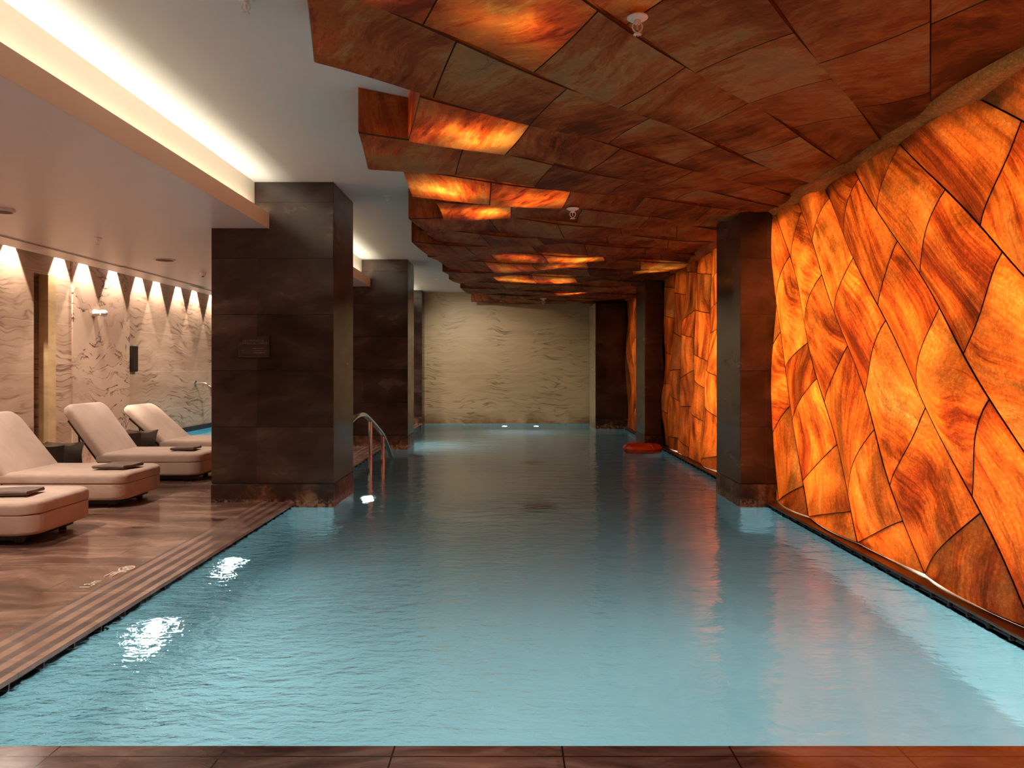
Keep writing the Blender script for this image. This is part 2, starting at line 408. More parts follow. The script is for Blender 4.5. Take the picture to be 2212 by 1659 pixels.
# ------------------------------------------------------------------ pool
b = B()
X0, X1, Y0, Y1, ZB = PL-.07, PR+.06, NEAR-.06, FAR, -1.28
box(b, X0, X1, Y0, Y1, ZB-.1, ZB)
box(b, X0-.1, X0, Y0-.1, Y1, ZB, -.03); box(b, X1, X1+.1, Y0-.1, Y1, ZB, -.03)
box(b, X0, X1, Y0-.1, Y0, ZB, -.03); box(b, X0, X1, Y1-.05, Y1-.001, ZB, -.03)
basin = struct('pool_basin', b, M['mosaic'])
b = B(); n = 4
vs = [b.verts.new(p) for p in ((X0, Y0, WATER), (X1, Y0, WATER), (X1, Y1-.05, WATER), (X0, Y1-.05, WATER))]; b.faces.new(vs)
o = obj('pool_water', b, M['water']); tag(o, 'turquoise pool water filling the long basin', 'water', kind='stuff')
# overflow slots, their shadow gap painted as black strips, with little brackets
b = B(); box(b, PL-.068, PL-.060, NEAR, FAR-.06, WATER-.02, -.026); struct('trim_3', b, M['dark'])
b = B(); box(b, PR+.048, PR+.058, NEAR, FAR-.06, WATER-.02, -.004); struct('trim_4', b, M['dark'])
b = B()
for k in range(42): y = 3.05 + k*.27; box(b, PL-.05, PL-.012, y, y+.012, WATER-.02, -.026)
for k in range(60): y = 3.05 + k*.2; box(b, PR+.02, PR+.045, y, y+.02, WATER-.015, -.022)
struct('trim_5', b, M['sign'])
b = B(); box(b, PR, XR+.7, NEAR, FAR, -.022, 0); box(b, PR+.06, XR+.7, NEAR, FAR, -.2, -.022)
struct('trim_6', b, M['coping'], bevel=.005)
# floor drains
for (x, y, lab) in ((.35, 9.7, 'dark oval drain on the pool floor, nearer of two'), (.35, 13.6, 'dark oval drain on the pool floor, farther of two')):
    b = B(); lathe(b, [(.16, 0), (.16, .02), (.13, .03)], (0, 0, 0)); o = obj('floor_drain', b, M['dark'], loc=(x, y, ZB)); o.scale = (1.5, 1, 1)
    tag(o, lab, 'drain')
# underwater lamps
def pool_lamp(x, y, z, nx, ny, lab, power=P_POOL, r=.062, group=None, tilt=0):
    rz = math.atan2(ny, nx)
    t_ = thing('underwater_lamp', lab, 'pool lamp', (x, y, z), rz, group)
    b = B(); lathe(b, [(r+.03, 0), (r+.03, .015), (r+.005, .022), (r, .018), (r, .006)], axis='X', caps=True); obj('rim', b, M['chrome'], t_)
    b = B(); lathe(b, [(r, .019), (r*.6, .024)], axis='X'); obj('lens', b, M['pool_lens'], t_)
    light('AREA', 'lamp_light', (.04, 0, 0), power, AQUA, (0, R(-90+tilt), 0), t_, shape='DISK', size=(.16 if power > 30 else .07), spread=R(178))
    return t_
pool_lamp(X0, 5.1, -.80, 1, 0, 'glowing underwater lamp in left pool wall, nearest one', 14)
pool_lamp(X0, 6.5, -.62, 1, 0, 'glowing underwater lamp in left pool wall, just before the first column', 8)
fl = pool_lamp(-1.97, 10.1, ZB, 1, 0, 'small round uplight in the pool floor beside the handrail', 5, r=.03); fl.rotation_euler = (0, R(-90), 0)
pool_lamp(-.2, FAR-.05, -.45, 0, -1, 'left lamp of the pair under the far wall', 12)
pool_lamp(.66, FAR-.05, -.45, 0, -1, 'right lamp of the pair under the far wall', 6)
pool_lamp(X0, 16.3, -.4, 1, 0, 'underwater lamp in left pool wall near the far end', 35)
for x in (-1.4, .3, 1.7): pool_lamp(x, Y0, -.4, 0, 1, 'added unseen lamp in the near pool wall below the camera side deck', P_POOL*{-1.4: .4, .3: 1.7, 1.7: .9}[x], group='added lamps in the near pool wall', tilt=33)  # unseen lamps added to brighten the foreground water

# ------------------------------------------------------------------ columns
def column(x0, x1, y0, y1, top, lab, deckleft=True):
    t_ = thing('stone_column', lab, 'column', ((x0+x1)/2, (y0+y1)/2, 0))
    cx, cy_ = (x0+x1)/2, (y0+y1)/2
    a, c = (x1-x0)/2, (y1-y0)/2
    b = B(); box(b, -a, a, -c, c, .20, top); obj('shaft', b, M['column'], t_, bevel=.006)
    b = B(); box(b, -a-.004, a+.004, -c-.004, c+.004, WATER-.01, .196); obj('plinth', b, M['plinth'], t_, bevel=.004)
    b = B(); box(b, -a, a, -c, c, ZB, WATER-.011); obj('underwater_footing', b, M['mosaic'], t_)
    return t_
col1 = column(-3.37, -2.0, 8.3, 9.33, ZC, 'wide dark stone column in the left foreground bearing the pool sign')
column(-3.2, -2.0, 14.22, 15.1, ZC, 'second dark stone column on the left behind the handrail')
column(-3.2, -2.41, 19.85, FAR-.01, ZC, 'narrow dark pier in the far left corner by the sandstone wall')
column(2.56, 3.1, 8.3, 9.27, 3.30, 'near right dark stone column with reddish glow in front of the stone wall')
column(2.56, 3.1, 14.27, 15.28, 3.30, 'second right dark stone column behind the orange lifebuoy')
pier = column(2.14, 3.1, 18.93, FAR-.01, 3.17, 'broad dark pier in the far right corner')
b = B(); box(b, -.488, -.485, -.72, .72, WATER, 3.17); o = obj('pale_cladding', b, M['far_stone'], pier); tag(o, 'pale sandstone cladding on the pool side')

# sign with lettering
def text_mesh(body, size, m, parent, loc, rot=(0, 0, 0), align='CENTER', name='lettering', ext=.001, scale=(1, 1, 1)):
    cu = bpy.data.curves.new('t', 'FONT'); cu.body = body; cu.size = size; cu.align_x = align; cu.extrude = ext
    tmp = bpy.data.objects.new('t', cu); COL.objects.link(tmp)
    dg = bpy.context.evaluated_depsgraph_get(); dg.update()
    me = bpy.data.meshes.new_from_object(tmp.evaluated_get(dg)); bpy.data.objects.remove(tmp)
    me.materials.clear(); me.materials.append(m)
    o = bpy.data.objects.new(name, me); link(o, parent); o.location = loc; o.rotation_euler = rot; o.scale = scale
    return o
sg = thing('warning_sign', 'dark plaque reading NO DIVING OR JUMPING ALLOWED on the left column', 'sign', (-2.89, 8.285, 1.74))
b = B(); box(b, -.17, .17, 0, .014, -.115, .115); obj('plate', b, M['sign'], sg, bevel=.003)
for i, (s_, z_, sz) in enumerate((('NO DIVING OR', .055, .034), ('JUMPING ALLOWED', .025, .034))):
    text_mesh(s_, sz, M['letter'], sg, (0, -.002, z_), (R(90), 0, 0))
b = B()
for z_, wd in ((-.02, .12), (-.045, .14), (-.07, .13)): box(b, -wd, wd, -.001, .001, z_-.004, z_+.004)
obj('small_print', b, M['plinth'], sg)
b = B(); box(b, -.168, .168, -.003, 0, -.115, -.112); obj('bottom_edge', b, M['letter'], sg)
# deck marking
mk = thing('depth_marking', 'white painted depth marking 1.3m and no diving roundel on the deck edge', 'floor marking', (-2.87, 5.26, .001)); mk.scale = (.5, .42, 1)
text_mesh('1.3m', .21, M['mark'], mk, (-.04, -.30, .0005), (0, 0, R(90)), ext=.0004)
b = B(); tube(b, [(.0+.10*math.cos(a), .62+.15*math.sin(a), .001) for a in [2*math.pi*k/40 for k in range(41)]], .011, 6)
obj('roundel', b, M['mark'], mk)
b = B()
tube(b, [(.07, .52, .001), (-.06, .72, .001)], .011, 6); tube(b, [(-.03, .54, .001), (.01, .62, .001), (.05, .66, .001)], .015, 6)
tube(b, [(-.05, .60, .001), (-.01, .63, .001)], .013, 6); obj('diver_symbol', b, M['mark'], mk)
b = B(); tube(b, [(-.10, .1, .001), (-.10, .36, .001), (.08, .42, .001)], .009, 6); tube(b, [(-.04, .15, .001), (-.05, .25, .001), (.0, .31, .001), (.03, .38, .001)], .011, 6)
tube(b, [(.0, .12, .001), (.0, .3, .001)], .008, 6); obj('depth_symbol', b, M['mark'], mk)

# ------------------------------------------------------------------ backlit stone wall
ZT = 3.22; ZBm = .014
def add_cell(bm, uvl, pid, P, nu, nv, e, back, uvscale, groove=.03, skirt=False):
    """P(u,v)->(pos); front sheet on an inset grid + rim going back"""
    g = [[bm.verts.new(P(e[0]+(1-2*e[0])*i/nu, e[1]+(1-2*e[1])*j/nv)) for j in range(nv+1)] for i in range(nu+1)]
    rc = (random.random(), random.random(), random.random(), 1)
    lu, lv = uvscale
    def setf(f, uvs, smooth):
        f.smooth = smooth
        for l, q in zip(f.loops, uvs): l[uvl].uv = (q[0]*lu, q[1]*lv); l[pid] = rc
    for i in range(nu):
        for j in range(nv):
            try: f = bm.faces.new((g[i][j], g[i+1][j], g[i+1][j+1], g[i][j+1]))
            except ValueError: continue
            setf(f, [(i/nu, j/nv), ((i+1)/nu, j/nv), ((i+1)/nu, (j+1)/nv), (i/nu, (j+1)/nv)], True)
    loop = [(i, 0) for i in range(nu)] + [(nu, j) for j in range(nv)] + [(i, nv) for i in range(nu, 0, -1)] + [(0, j) for j in range(nv, 0, -1)]
    fr = [bm.verts.new(g[i][j].co) for i, j in loop]
    md = [bm.verts.new(back(Vector(P(i/nu, j/nv)), 0)) for i, j in loop]
    m = len(loop)
    for k in range(m):
        f = bm.faces.new((fr[k], md[k], md[(k+1) % m], fr[(k+1) % m])); q = loop[k]; q2 = loop[(k+1) % m]
        setf(f, [(q[0]/nu, q[1]/nv)]*4, False); f.material_index = 1
    if skirt:
        m1 = [bm.verts.new(v.co) for v in md]; bk = [bm.verts.new(back(v.co, 1)) for v in md]
        for k in range(m):
            f = bm.faces.new((m1[k], bk[k], bk[(k+1) % m], m1[(k+1) % m])); q = loop[k]; q2 = loop[(k+1) % m]
            setf(f, [(q[0]/nu, q[1]/nv), (q[0]/nu, q[1]/nv+.3), (q2[0]/nu, q2[1]/nv+.3), (q2[0]/nu, q2[1]/nv)], False)
wall = B(); wuv = wall.loops.layers.uv.new('UVMap'); wpid = wall.loops.layers.float_color.new('pid')
def lineY(L, z): return L[0] + (L[1]-L[0])*(ZT-z)/(ZT-ZBm)
def wx(y, z, s, ph):
    q = math.sin(math.pi*s)
    return XR - .044*max(q, 0)**.75*(1+.5*math.sin(z*4.1+ph)) - .016*math.sin(z*2.6 + y*2.2) + .010*math.sin(5.1*z-y*3)
def strip(L1, L2, joints, ph, y0, y1):
    js = [(ZT, ZT)] + [(max(a, ZBm), max(c, ZBm)) for a, c in joints] + [(ZBm, ZBm)]
    for (a1, c1), (a2, c2) in zip(js, js[1:]):
        if a1-a2 < .02 and c1-c2 < .02: continue
        def P(u, v):
            z = (a1+(a2-a1)*u)*(1-v) + (c1+(c2-c1)*u)*v
            y = lineY(L1, z)*(1-v) + lineY(L2, z)*v
            y = max(y0, min(y1, y))
            if z <= ZBm+1e-5: z = .001 + .020*max(0, math.sin(y*2.3+2.1))*(1 if y > 4.6 else 0)
            return (wx(y, z, v, ph), y, z)
        ym = lineY(L1, (a1+a2)/2)
        if max(lineY(L2, a1), lineY(L2, c2)) < y0: continue
        add_cell(wall, wuv, wpid, P, 10, 10, (.007, .009), lambda co, k_: (co.x+.02, co.y, co.z), (max(.3, a1-a2)*1.25, abs(L1[0]-L2[0])+.1))
# bay 1: measured fan of diagonals; (Y at top, Y at bottom)
LN = [(9.26, 9.26), (9.0, 8.25), (8.7, 7.42), (8.24, 6.31), (7.65, 5.33), (7.07, 4.2), (6.42, 3.3), (5.64, 1.9), (4.72, .2), (3.4, -1.6), (1.6, -2.9), (-2.9, -2.95)]
JN = [[(2.6, 2.5), (1.8, 1.7), (.9, .8)],
      [(2.7, 2.3), (1.9, 1.5), (1.1, .7), (.3, 0)],
      [(2.7, 2.25), (1.75, 1.5), (1.4, .95), (.8, .35), (.25, 0)],
      [(3.1, 2.66), (2.39, 1.95), (1.70, 1.18), (1.0, .39), (.35, 0)],
      [(3.1, 2.75), (2.45, 2.0), (1.88, 1.29), (1.22, .59), (.58, .0)],
      [(3.12, 2.66), (2.48, 2.01), (1.92, 1.33), (1.31, .67), (.62, 0)],
      [(3.2, 2.77), (2.72, 2.19), (2.2, 1.59), (1.6, .98), (1.0, .3), (.35, 0)],
      [(2.95, 2.4), (2.3, 1.7), (1.6, 1.0), (1.0, .35)],
      [(2.8, 2.2), (2.1, 1.4), (1.3, .6), (.6, 0)], [(2.6, 1.9), (1.7, .9), (.8, .2)], [(2.2, 1.5), (1.2, .6)]]
# L1 is the upper (nearer the camera at a given height) line of each strip
for k in range(len(LN)-1):
    strip(LN[k+1], LN[k], JN[k], k*1.7, -2.95, 9.27)
# bay 2: almost upright strips with level joints
b2 = [(9.2, 9.9)] + [(9.2 + .86*k*.98, 9.9 + .84*k) for k in range(1, 7)]
b2 = [(9.28, 9.28)] + b2[1:] + [(14.26, 14.26)]
for k in range(len(b2)-1):
    z = ZT; js = []
    z -= random.uniform(.15, .5)
    while z > .1:
        js.append((z, z-random.choice((-.12, .05, .16)))); z -= random.uniform(.4, .78)
    strip(b2[k], b2[k+1], js, k*2.1, 9.28, 14.26)
# bay 3: diagonals again
b3 = [(15.3-.3, 15.3-.3)] + [(15.9+.75*k, 14.2+.75*k) for k in range(0, 6)] + [(19.0, 19.0)]
for k in range(len(b3)-1):
    js = [(z+.2*(k % 2), z-.5+.2*(k % 2)) for z in (2.9, 2.25, 1.6, .95, .4)]
    strip(b3[k], b3[k+1], js, k*1.3, 15.29, 18.92)
wallo = struct('wall_right', wall, [M['onyx'], M['groove']])
# lamps hidden behind the stone
k = 0
for y, pw in ((-1.5, .7), (-.3, .8), (.9, .9), (2.1, .9), (3.2, 1.0), (4.2, .85), (5.2, 1.0), (6.2, 1.15), (7.2, 1.35), (8.2, 1.35), (9.7, 1.5), (10.6, 1.0), (11.5, .55), (12.6, .3), (13.7, .15), (15.6, .9), (16.6, .45), (17.8, .25)):
    light('AREA', 'tube_light', (XR+.53, y, 1.6), P_BACK*pw, BACK, (0, R(90), 0), wallo, shape='RECTANGLE', size=2.7, size_y=.35, spread=R(180))
# cornice between stone wall and canopy
cb = B(); cuv = cb.loops.layers.uv.new('UVMap'); cpid = cb.loops.layers.float_color.new('pid')
def cornice(y0, y1):
    n = int((y1-y0)/.08); prof = [(3.14, 3.46), (2.84, 3.44), (2.80, 3.34), (2.83, 3.25), (2.92, 3.205), (3.02, 3.20), (3.02, 3.08)]
    rings = []
    for i in range(n+1):
        y = y0 + (y1-y0)*i/n; ring = []
        for j, (x, z) in enumerate(prof):
            d = Vector((mn.noise((x*3, y*1.7, z*3)), 0, mn.noise((x*3+9, y*2.4, z*3))))*.085 if 0 < j < 4 else Vector()
            wv = .03*math.sin(y*5.3)
            ring.append(cb.verts.new(Vector((x+wv, y, z)) + d))
        rings.append(ring)
    for a, (r0, r1) in enumerate(zip(rings, rings[1:])):
        for j in range(len(prof)-1):
            f = cb.faces.new((r0[j], r1[j], r1[j+1], r0[j+1])); f.smooth = True
            for l, q in zip(f.loops, ((a*.08, j*.1), (a*.08+.08, j*.1), (a*.08+.08, j*.1+.1), (a*.08, j*.1+.1))): l[cuv].uv = q; l[cpid] = (.3, .4, .6, 1)
cornice(-2.9, 8.29); cornice(9.3, 14.25); cornice(15.3, 18.9)
struct('trim_7', cb, M['cornice'])

# ------------------------------------------------------------------ stone canopy under the ceiling
cn = B(); nuv = cn.loops.layers.uv.new('UVMap'); npid = cn.loops.layers.float_color.new('pid')
LC = [(-5.0, 2.4), (-2.2, 2.1), (0, 1.77), (1.87, 1.35), (3.2, 1.12), (4.29, .97), (5.3, .81), (6.2, .62), (7.13, .43), (7.97, .31), (8.85, .22), (9.7, .13), (10.55, .06)]
y = 10.55; m_ = .06
while y < 20.2:
    y += .84; m_ = max(-.12, m_-.05); LC.append((min(y, 20.36), m_ if y < 20 else 0))
def lc(k, x): return LC[k][0] + LC[k][1]*x
LEFT = {4: -1.0, 5: -1.1, 6: -.6, 7: -1.2, 8: -1.0, 9: -.87, 10: -1.2, 11: -1.2, 12: -1.42, 13: -1.3, 14: -1.22, 15: -1.24, 16: -1.2, 17: -1.1, 18: -1.1, 19: -.9, 20: -.6, 21: -.3, 22: 0}
START = {3: 1.465-2.5, 4: .428-1.18, 5: -.945, 6: -.6, 7: -1.14, 8: -.99, 9: -.8}
STEP = {3: .5, 4: .59, 5: .645, 6: .74, 7: .75, 8: .79, 9: .79}
SLANT = {3: -.37, 4: -.3, 5: -.22, 6: -.2, 7: -.14, 8: -.04, 9: .0}
ABASE = [(-9, 3.27), (6, 3.27), (9, 3.25), (11.5, 3.25), (14, 3.21), (17, 3.19), (19, 3.22), (21, 3.30)]
def interp(tab, v):
    for (a, p), (c, q) in zip(tab, tab[1:]):
        if v <= c: return p + (q-p)*(v-a)/(c-a)
    return tab[-1][1]
def zc(x, y, k, v):
    amp = .018 if y < 8.5 else .035
    return interp(ABASE, y) + amp*math.sin(x*2.6+y*.9+k*1.3) + .012*math.sin(v*math.pi)*(1 if k % 2 else -1) + (.02 if k % 2 else -.015)*(v-.5)
GLOW = {(6, 0): 1.5, (8, 0): 1.3, (8, 1): 1.3, (9, 0): 1.0, (4, 0): .5, (4, 1): .35, (3, 3): .5, (13, 1): 1.0, (13, 2): 1.2, (14, 2): .7, (14, 1): .5, (16, 2): 1.0, (16, 1): .8, (19, 2): 1.0, (14, 4): .6, (15, 4): .4}
cells = {}
for k in range(len(LC)-1):
    step = STEP.get(k, .6 if k < 3 else .84)
    slant = SLANT.get(k, -.37 if k < 3 else .14)
    xs = []; x = START.get(k, LEFT.get(k, -1.1))
    if k < 3:
        x = -1.1 + random.uniform(-.1, .3)
    while x < 2.98: xs.append(x); x += step * (1 if k < 10 else random.uniform(.85, 1.1))
    xs.append(2.98)
    if xs[-1]-xs[-2] < .25: xs.pop(-2)
    for c in range(len(xs)-1):
        a, bb = xs[c], xs[c+1]; last = c == len(xs)-2
        a2 = a+slant; b2_ = bb + (0 if last else slant)
        def P(u, v, a=a, bb=bb, a2=a2, b2_=b2_, k=k):
            xn = a+(bb-a)*u; xf = a2+(b2_-a2)*u
            X = xn*(1-v)+xf*v; Y = lc(k, xn)*(1-v) + lc(k+1, xf)*v
            return (X, min(Y, 20.38), zc(X, Y, k, v))
        cx_, cy2, cz_ = P(.5, .5)
        if cy2 < -2.9: continue
        if P(.5, 0)[1] < -2.95: continue
        top = ZC-.003
        add_cell(cn, nuv, npid, P, 8, 8, (.006, .006), (lambda co, k_: (co.x, co.y, top if k_ else co.z+.012)), (bb-a, .9), skirt=True)
        cells[(k, c)] = (cx_, cy2, math.hypot(bb-a, lc(k, bb)-lc(k, a)), abs(LC[k+1][0]-LC[k][0]), math.atan(LC[k][1]))
canopy = obj('stone_canopy', cn, [M['canopy'], M['groove']])
tag(canopy, 'suspended ceiling of overlapping amber stone slabs with ragged left edge', 'stone ceiling')
for (k, c), pw in GLOW.items():
    if (k, c) not in cells: continue
    x, y, lw, ld, an = cells[(k, c)]
    light('AREA', 'slab_light', (x+.03, y+.06, 3.53), P_CELL*pw, BACK, (0, 0, an), canopy, shape='RECTANGLE', size=lw*.5, size_y=min(ld, .8)*.3, spread=R(150))

# ------------------------------------------------------------------ lights above: cove, wall washers, added downlights
cv = bpy.data.objects['trim_1']
for y0, y1 in ((-2.9, 2.5), (2.5, 8.2), (9.4, 14.15), (15.2, 19.8)):
    light('AREA', 'strip_light', (-2.81, (y0+y1)/2, ZL+.045), P_COVE*(y1-y0), COVE, (R(180), 0, 0), cv, shape='RECTANGLE', size=.13, size_y=y1-y0)
WL = [(6.2, 'ceiling wall washer left of the nearest lounger'), (7.3, 'ceiling wall washer beside the nearest lounger back'), (8.6, 'ceiling wall washer above the second lounger'),
      (9.8, 'leftmost visible wall washer, left of the dark niche'), (10.88, 'wall washer just right of the dark niche'), (11.45, 'wall washer over the left half of the veined slab'),
      (12.3, 'wall washer over the right half of the veined slab'), (13.2, 'first wall washer right of the veined slab'), (13.85, 'second wall washer right of the veined slab'),
      (14.75, 'wall washer left of the spout'), (15.5, 'wall washer over the wall spout'), (16.4, 'wall washer at the edge of the left column'), (17.3, 'wall washer hidden behind the left column')]
for y, lab in WL:
    xw = XL + (.02 if 11.18 < y < 12.84 else 0)
    t_ = thing('wall_washer', lab, 'ceiling light', (xw+.085, y, 3.36))
    b = B(); lathe(b, [(.03, .10), (.038, .09), (.038, .0), (.034, -.003)], n=20); obj('housing', b, M['white'], t_)
    b = B(); lathe(b, [(.032, -.0035), (.02, -.006)], n=20); obj('lens', b, M['lens'], t_)
    b = B(); box(b, -.01, .01, -.006, .006, .10, ZC-3.36); obj('bracket', b, M['black'], t_)
    light('SPOT', 'spot_light', (0, 0, -.02), P_WASH, WARM, (0, R(5), 0), t_, spot_size=R(58), spot_blend=.22, shadow_soft_size=.02)
def added_downlight(x, y, z, lab, power=P_DOWN, col=WARM, size=R(110), tilt=(0, 0, 0)):
    t_ = thing('added_downlight', lab, 'ceiling light', (x, y, z))
    b = B(); lathe(b, [(.05, -.006), (.066, -.006), (.068, -.001)], caps=False); obj('trim_ring', b, M['white'], t_)
    b = B(); lathe(b, [(.048, -.004), (.03, -.002)]); obj('lens', b, M['lens'], t_)
    light('SPOT', 'spot_light', (0, 0, -.03), power, col, tilt, t_, spot_size=size, spot_blend=.8, shadow_soft_size=.05)
for x, y, lab in ((-5.0, 6.4, 'added unseen light over the nearest lounger'), (-4.2, 4.2, 'added unseen light over the near left deck'), (-5.4, 2.0, 'added unseen light near the rear of the left deck')):
    added_downlight(x, y, ZL, lab, P_DOWN)  # out-of-view fittings added as key light for loungers and left deck
for x, y, lab in ((-1.9, 1.2, 'added unseen light in the white ceiling above the near deck, left'), (-1.9, -1.4, 'added unseen light in the white ceiling by the rear wall')):
    added_downlight(x, y, ZC, lab, 420, (1, .88, .76), R(130))  # unseen, added for near deck light and column glints

t_ = thing('added_disc_light', 'small added light in the white ceiling near the far wall', 'ceiling light', (-1.75, 17.4, ZC))
b = B(); lathe(b, [(.07, 0), (.07, -.006), (.05, -.01)]); obj('rim', b, M['white'], t_)
light('SPOT', 'spot_light', (0, 0, -.03), 310, (1, .9, .74), (R(38), 0, R(-20)), t_, spot_size=R(110), spot_blend=.8, shadow_soft_size=.05)  # fitting and spot added to brighten the far wall
# ------------------------------------------------------------------ ceiling fittings
def sprinkler(x, y, z, lab, s=1.0):
    t_ = thing('sprinkler', lab, 'sprinkler', (x, y, z)); t_.scale = (s, s, s)
    b = B(); lathe(b, [(.042, 0), (.042, -.004), (.03, -.012), (.018, -.014)]); obj('escutcheon', b, M['white'], t_, smooth=False)
    b = B(); lathe(b, [(.012, -.013), (.012, -.026), (.009, -.03)], n=16)
    for s_ in (-1, 1): tube(b, smoothpath([(s_*.010, 0, -.02), (s_*.019, 0, -.034), (s_*.017, 0, -.05), (s_*.003, 0, -.063)]), .0028, 8)
    tube(b, [(0, 0, -.028), (0, 0, -.05)], .003, 8); obj('frame', b, M['white'], t_, smooth=True)
    b = B(); lathe(b, [(.005, -.062), (.005, -.068)], n=12)
    for q in range(10):
        a = q*math.pi/5; b2 = B()
        tube(b, [(.004*math.cos(a), .004*math.sin(a), -.067), (.017*math.cos(a), .017*math.sin(a), -.070)], .0022, 6)
    obj('deflector', b, M['white'], t_)
sprinkler(.63, 3.72, 3.262, 'white sprinkler head at the top of the stone canopy, nearest one', 1.25)
sprinkler(.66, 8.05, 3.235, 'white sprinkler head in the middle of the stone canopy', 1.6)
sprinkler(.78, 18.4, 3.23, 'small dark sprinkler head at the far end of the canopy', 2)
sprinkler(-4.99, 8.92, ZL, 'sprinkler head in the lounge ceiling between two round discs', 1.2)
sprinkler(-1.5, 8.95, ZC, 'tiny sprinkler head on the white ceiling beside the first column', 1.2)
sprinkler(-1.5, 4.18, ZC, 'tiny sprinkler head at the top edge of white ceiling', 1.2)
def disc(x, y, r, h, lab, name='added_disc_light'):
    t_ = thing(name, lab, 'ceiling light', (x, y, ZL))
    light('SPOT', 'spot_light', (0, 0, -h-.02), P_DOWN*.8, WARM, (0, 0, 0), t_, spot_size=R(150), spot_blend=.6, shadow_soft_size=.05)  # spot added under the disc to light the lounge side
    b = B(); lathe(b, [(r, 0), (r, -h*.5), (r*.93, -h)]); obj('rim', b, M['paint_low'], t_)
    b = B(); lathe(b, [(r*.8, -h-.001), (r*.78, -h-.003)]); obj('grille', b, M['cornice'] if False else M['towel'], t_)
disc(-5.02, 7.3, .11, .03, 'round ceiling disc with added light at the left edge above the loungers')
disc(-5.02, 10.7, .15, .012, 'flat round ceiling disc with added light above the third lounger')
disc(-5.02, 14.0, .15, .012, 'added unseen disc light by the plunge pool, behind the column')  # unseen disc, added only for its light
disc(-4.4, 17.6, .15, .012, 'added unseen disc light near the far wall, behind the column')  # unseen disc, added to throw light on the far wall
t_ = thing('smoke_detector', 'domed smoke detector on lounge ceiling next to the left column', 'smoke detector', (-5.05, 12.1, ZL))
b = B(); lathe(b, [(.055, 0), (.055, -.02), (.045, -.03)]); obj('base', b, M['white'], t_)
b = B(); lathe(b, [(.045, -.03), (.038, -.06), (.028, -.066)]); obj('chamber', b, M['white'], t_)
b = B(); lathe(b, [(.02, -.067), (.016, -.078)]); obj('sensor', b, M['dark'], t_)
# wall things
t_ = thing('wall_camera', 'white camera fitting on the veined slab of the left wall', 'camera', (XL+.022, 11.75, 2.37))
b = B(); lathe(b, [(.06, 0), (.06, .02), (.045, .05), (.04, .10)], axis='X'); obj('mount', b, M['white'], t_, smooth=False)
b = B(); tube(b, [(.085, -.02, 0), (.10, .06, .005), (.10, .11, .005)], [.04, .055, .055], 16); obj('housing', b, M['white'], t_)
b = B(); tube(b, [(.10, .11, .005), (.10, .116, .005)], [.042, .036], 16); obj('lens', b, M['chrome'], t_)
t_ = thing('wall_box', 'black upright box mounted on the left wall beside the veined slab', 'control panel', (XL, 12.98, 1.66))
b = B(); box(b, 0, .05, -.10, .10, -.225, .225); obj('case', b, M['black'], t_, bevel=.006)
b = B(); box(b, .0505, .053, -.075, .075, -.19, .19); obj('face', b, M['sign'], t_)
t_ = thing('water_spout', 'chrome wall spout bending down over the small raised pool', 'spout', (XL, 15.55, 1.17))
b = B(); lathe(b, [(.06, 0), (.06, .012), (.04, .02)], axis='X'); obj('wall_flange', b, M['chrome'], t_)
b = B(); tube(b, smoothpath([(0, 0, 0), (.16, 0, .005), (.27, 0, -.03), (.33, 0, -.14), (.35, 0, -.26)]), .03, 16); obj('spout_pipe', b, M['chrome'], t_, smooth=True)
# raised plunge pool behind the last lounger
t_ = thing('plunge_pool', 'low raised plunge pool with dark tiled rim under the wall spout', 'pool', (-5.5, 15.2, 0))
b = B()
box(b, -1.13, 1.13, -1.9, -1.72, 0, .22); box(b, -1.13, 1.13, 1.72, 1.9, 0, .22); box(b, .95, 1.13, -1.72, 1.72, 0, .22); box(b, -1.13, -1.10, -1.72, 1.72, 0, .30)
obj('rim', b, M['dark'], t_)
b = B(); box(b, -1.1, .95, -1.72, 1.72, 0, .02); obj('basin_floor', b, M['mosaic'], t_)
b = B(); box(b, -1.1, .95, -1.72, 1.72, .19, .2); o = obj('water', b, plain('plunge_water', (.03, .22, .33), .08), t_); o['kind'] = 'stuff'

# ------------------------------------------------------------------ handrail
t_ = thing('pool_handrail', 'curved metal handrail descending into the pool behind the left column', 'handrail', (-2.04, 10.6, 0))
b = B(); tube(b, smoothpath([(-.02, -1.26, .80), (0, -.9, .865), (0, -.42, .86), (0, .07, .75), (0, .6, .60), (0, 1.1, .44), (0, 1.65, .16), (0, 2.1, -.15), (0, 2.3, -.34)], 8), .033, 16)
rail = obj('rail', b, M['chrome'], t_, smooth=True)
for yy, zt in ((.07, .74), (1.1, .43)):
    b = B(); tube(b, [(0, yy, ZB), (0, yy, 0), (0, yy, zt)], .030, 16); obj('post', b, M['chrome'], t_, smooth=False)
    for p in t_.children[-1].data.polygons: p.use_smooth = True
# lifebuoy
t_ = thing('lifebuoy', 'orange ring lifebuoy floating at the foot of second right column', 'lifebuoy', (2.42, 13.75, WATER+.06))
b = B(); N_, n_ = 48, 16; b_r = .085
vv = [[b.verts.new(((.28+.085*math.cos(2*math.pi*j/n_))*math.cos(2*math.pi*i/N_), (.28+.085*math.cos(2*math.pi*j/n_))*math.sin(2*math.pi*i/N_), b_r*math.sin(2*math.pi*j/n_))) for j in range(n_)] for i in range(N_)]
for i in range(N_):
    for j in range(n_): b.faces.new((vv[i][j], vv[(i+1) % N_][j], vv[(i+1) % N_][(j+1) % n_], vv[i][(j+1) % n_]))
obj('ring', b, M['orange'], t_, smooth=True)
b = B(); tube(b, [((.375+.012*math.cos(8*a))*math.cos(a), (.375+.012*math.cos(8*a))*math.sin(a), .012) for a in [2*math.pi*i/64 for i in range(65)]], .007, 8)
obj('grab_rope', b, M['rope'], t_, smooth=True)
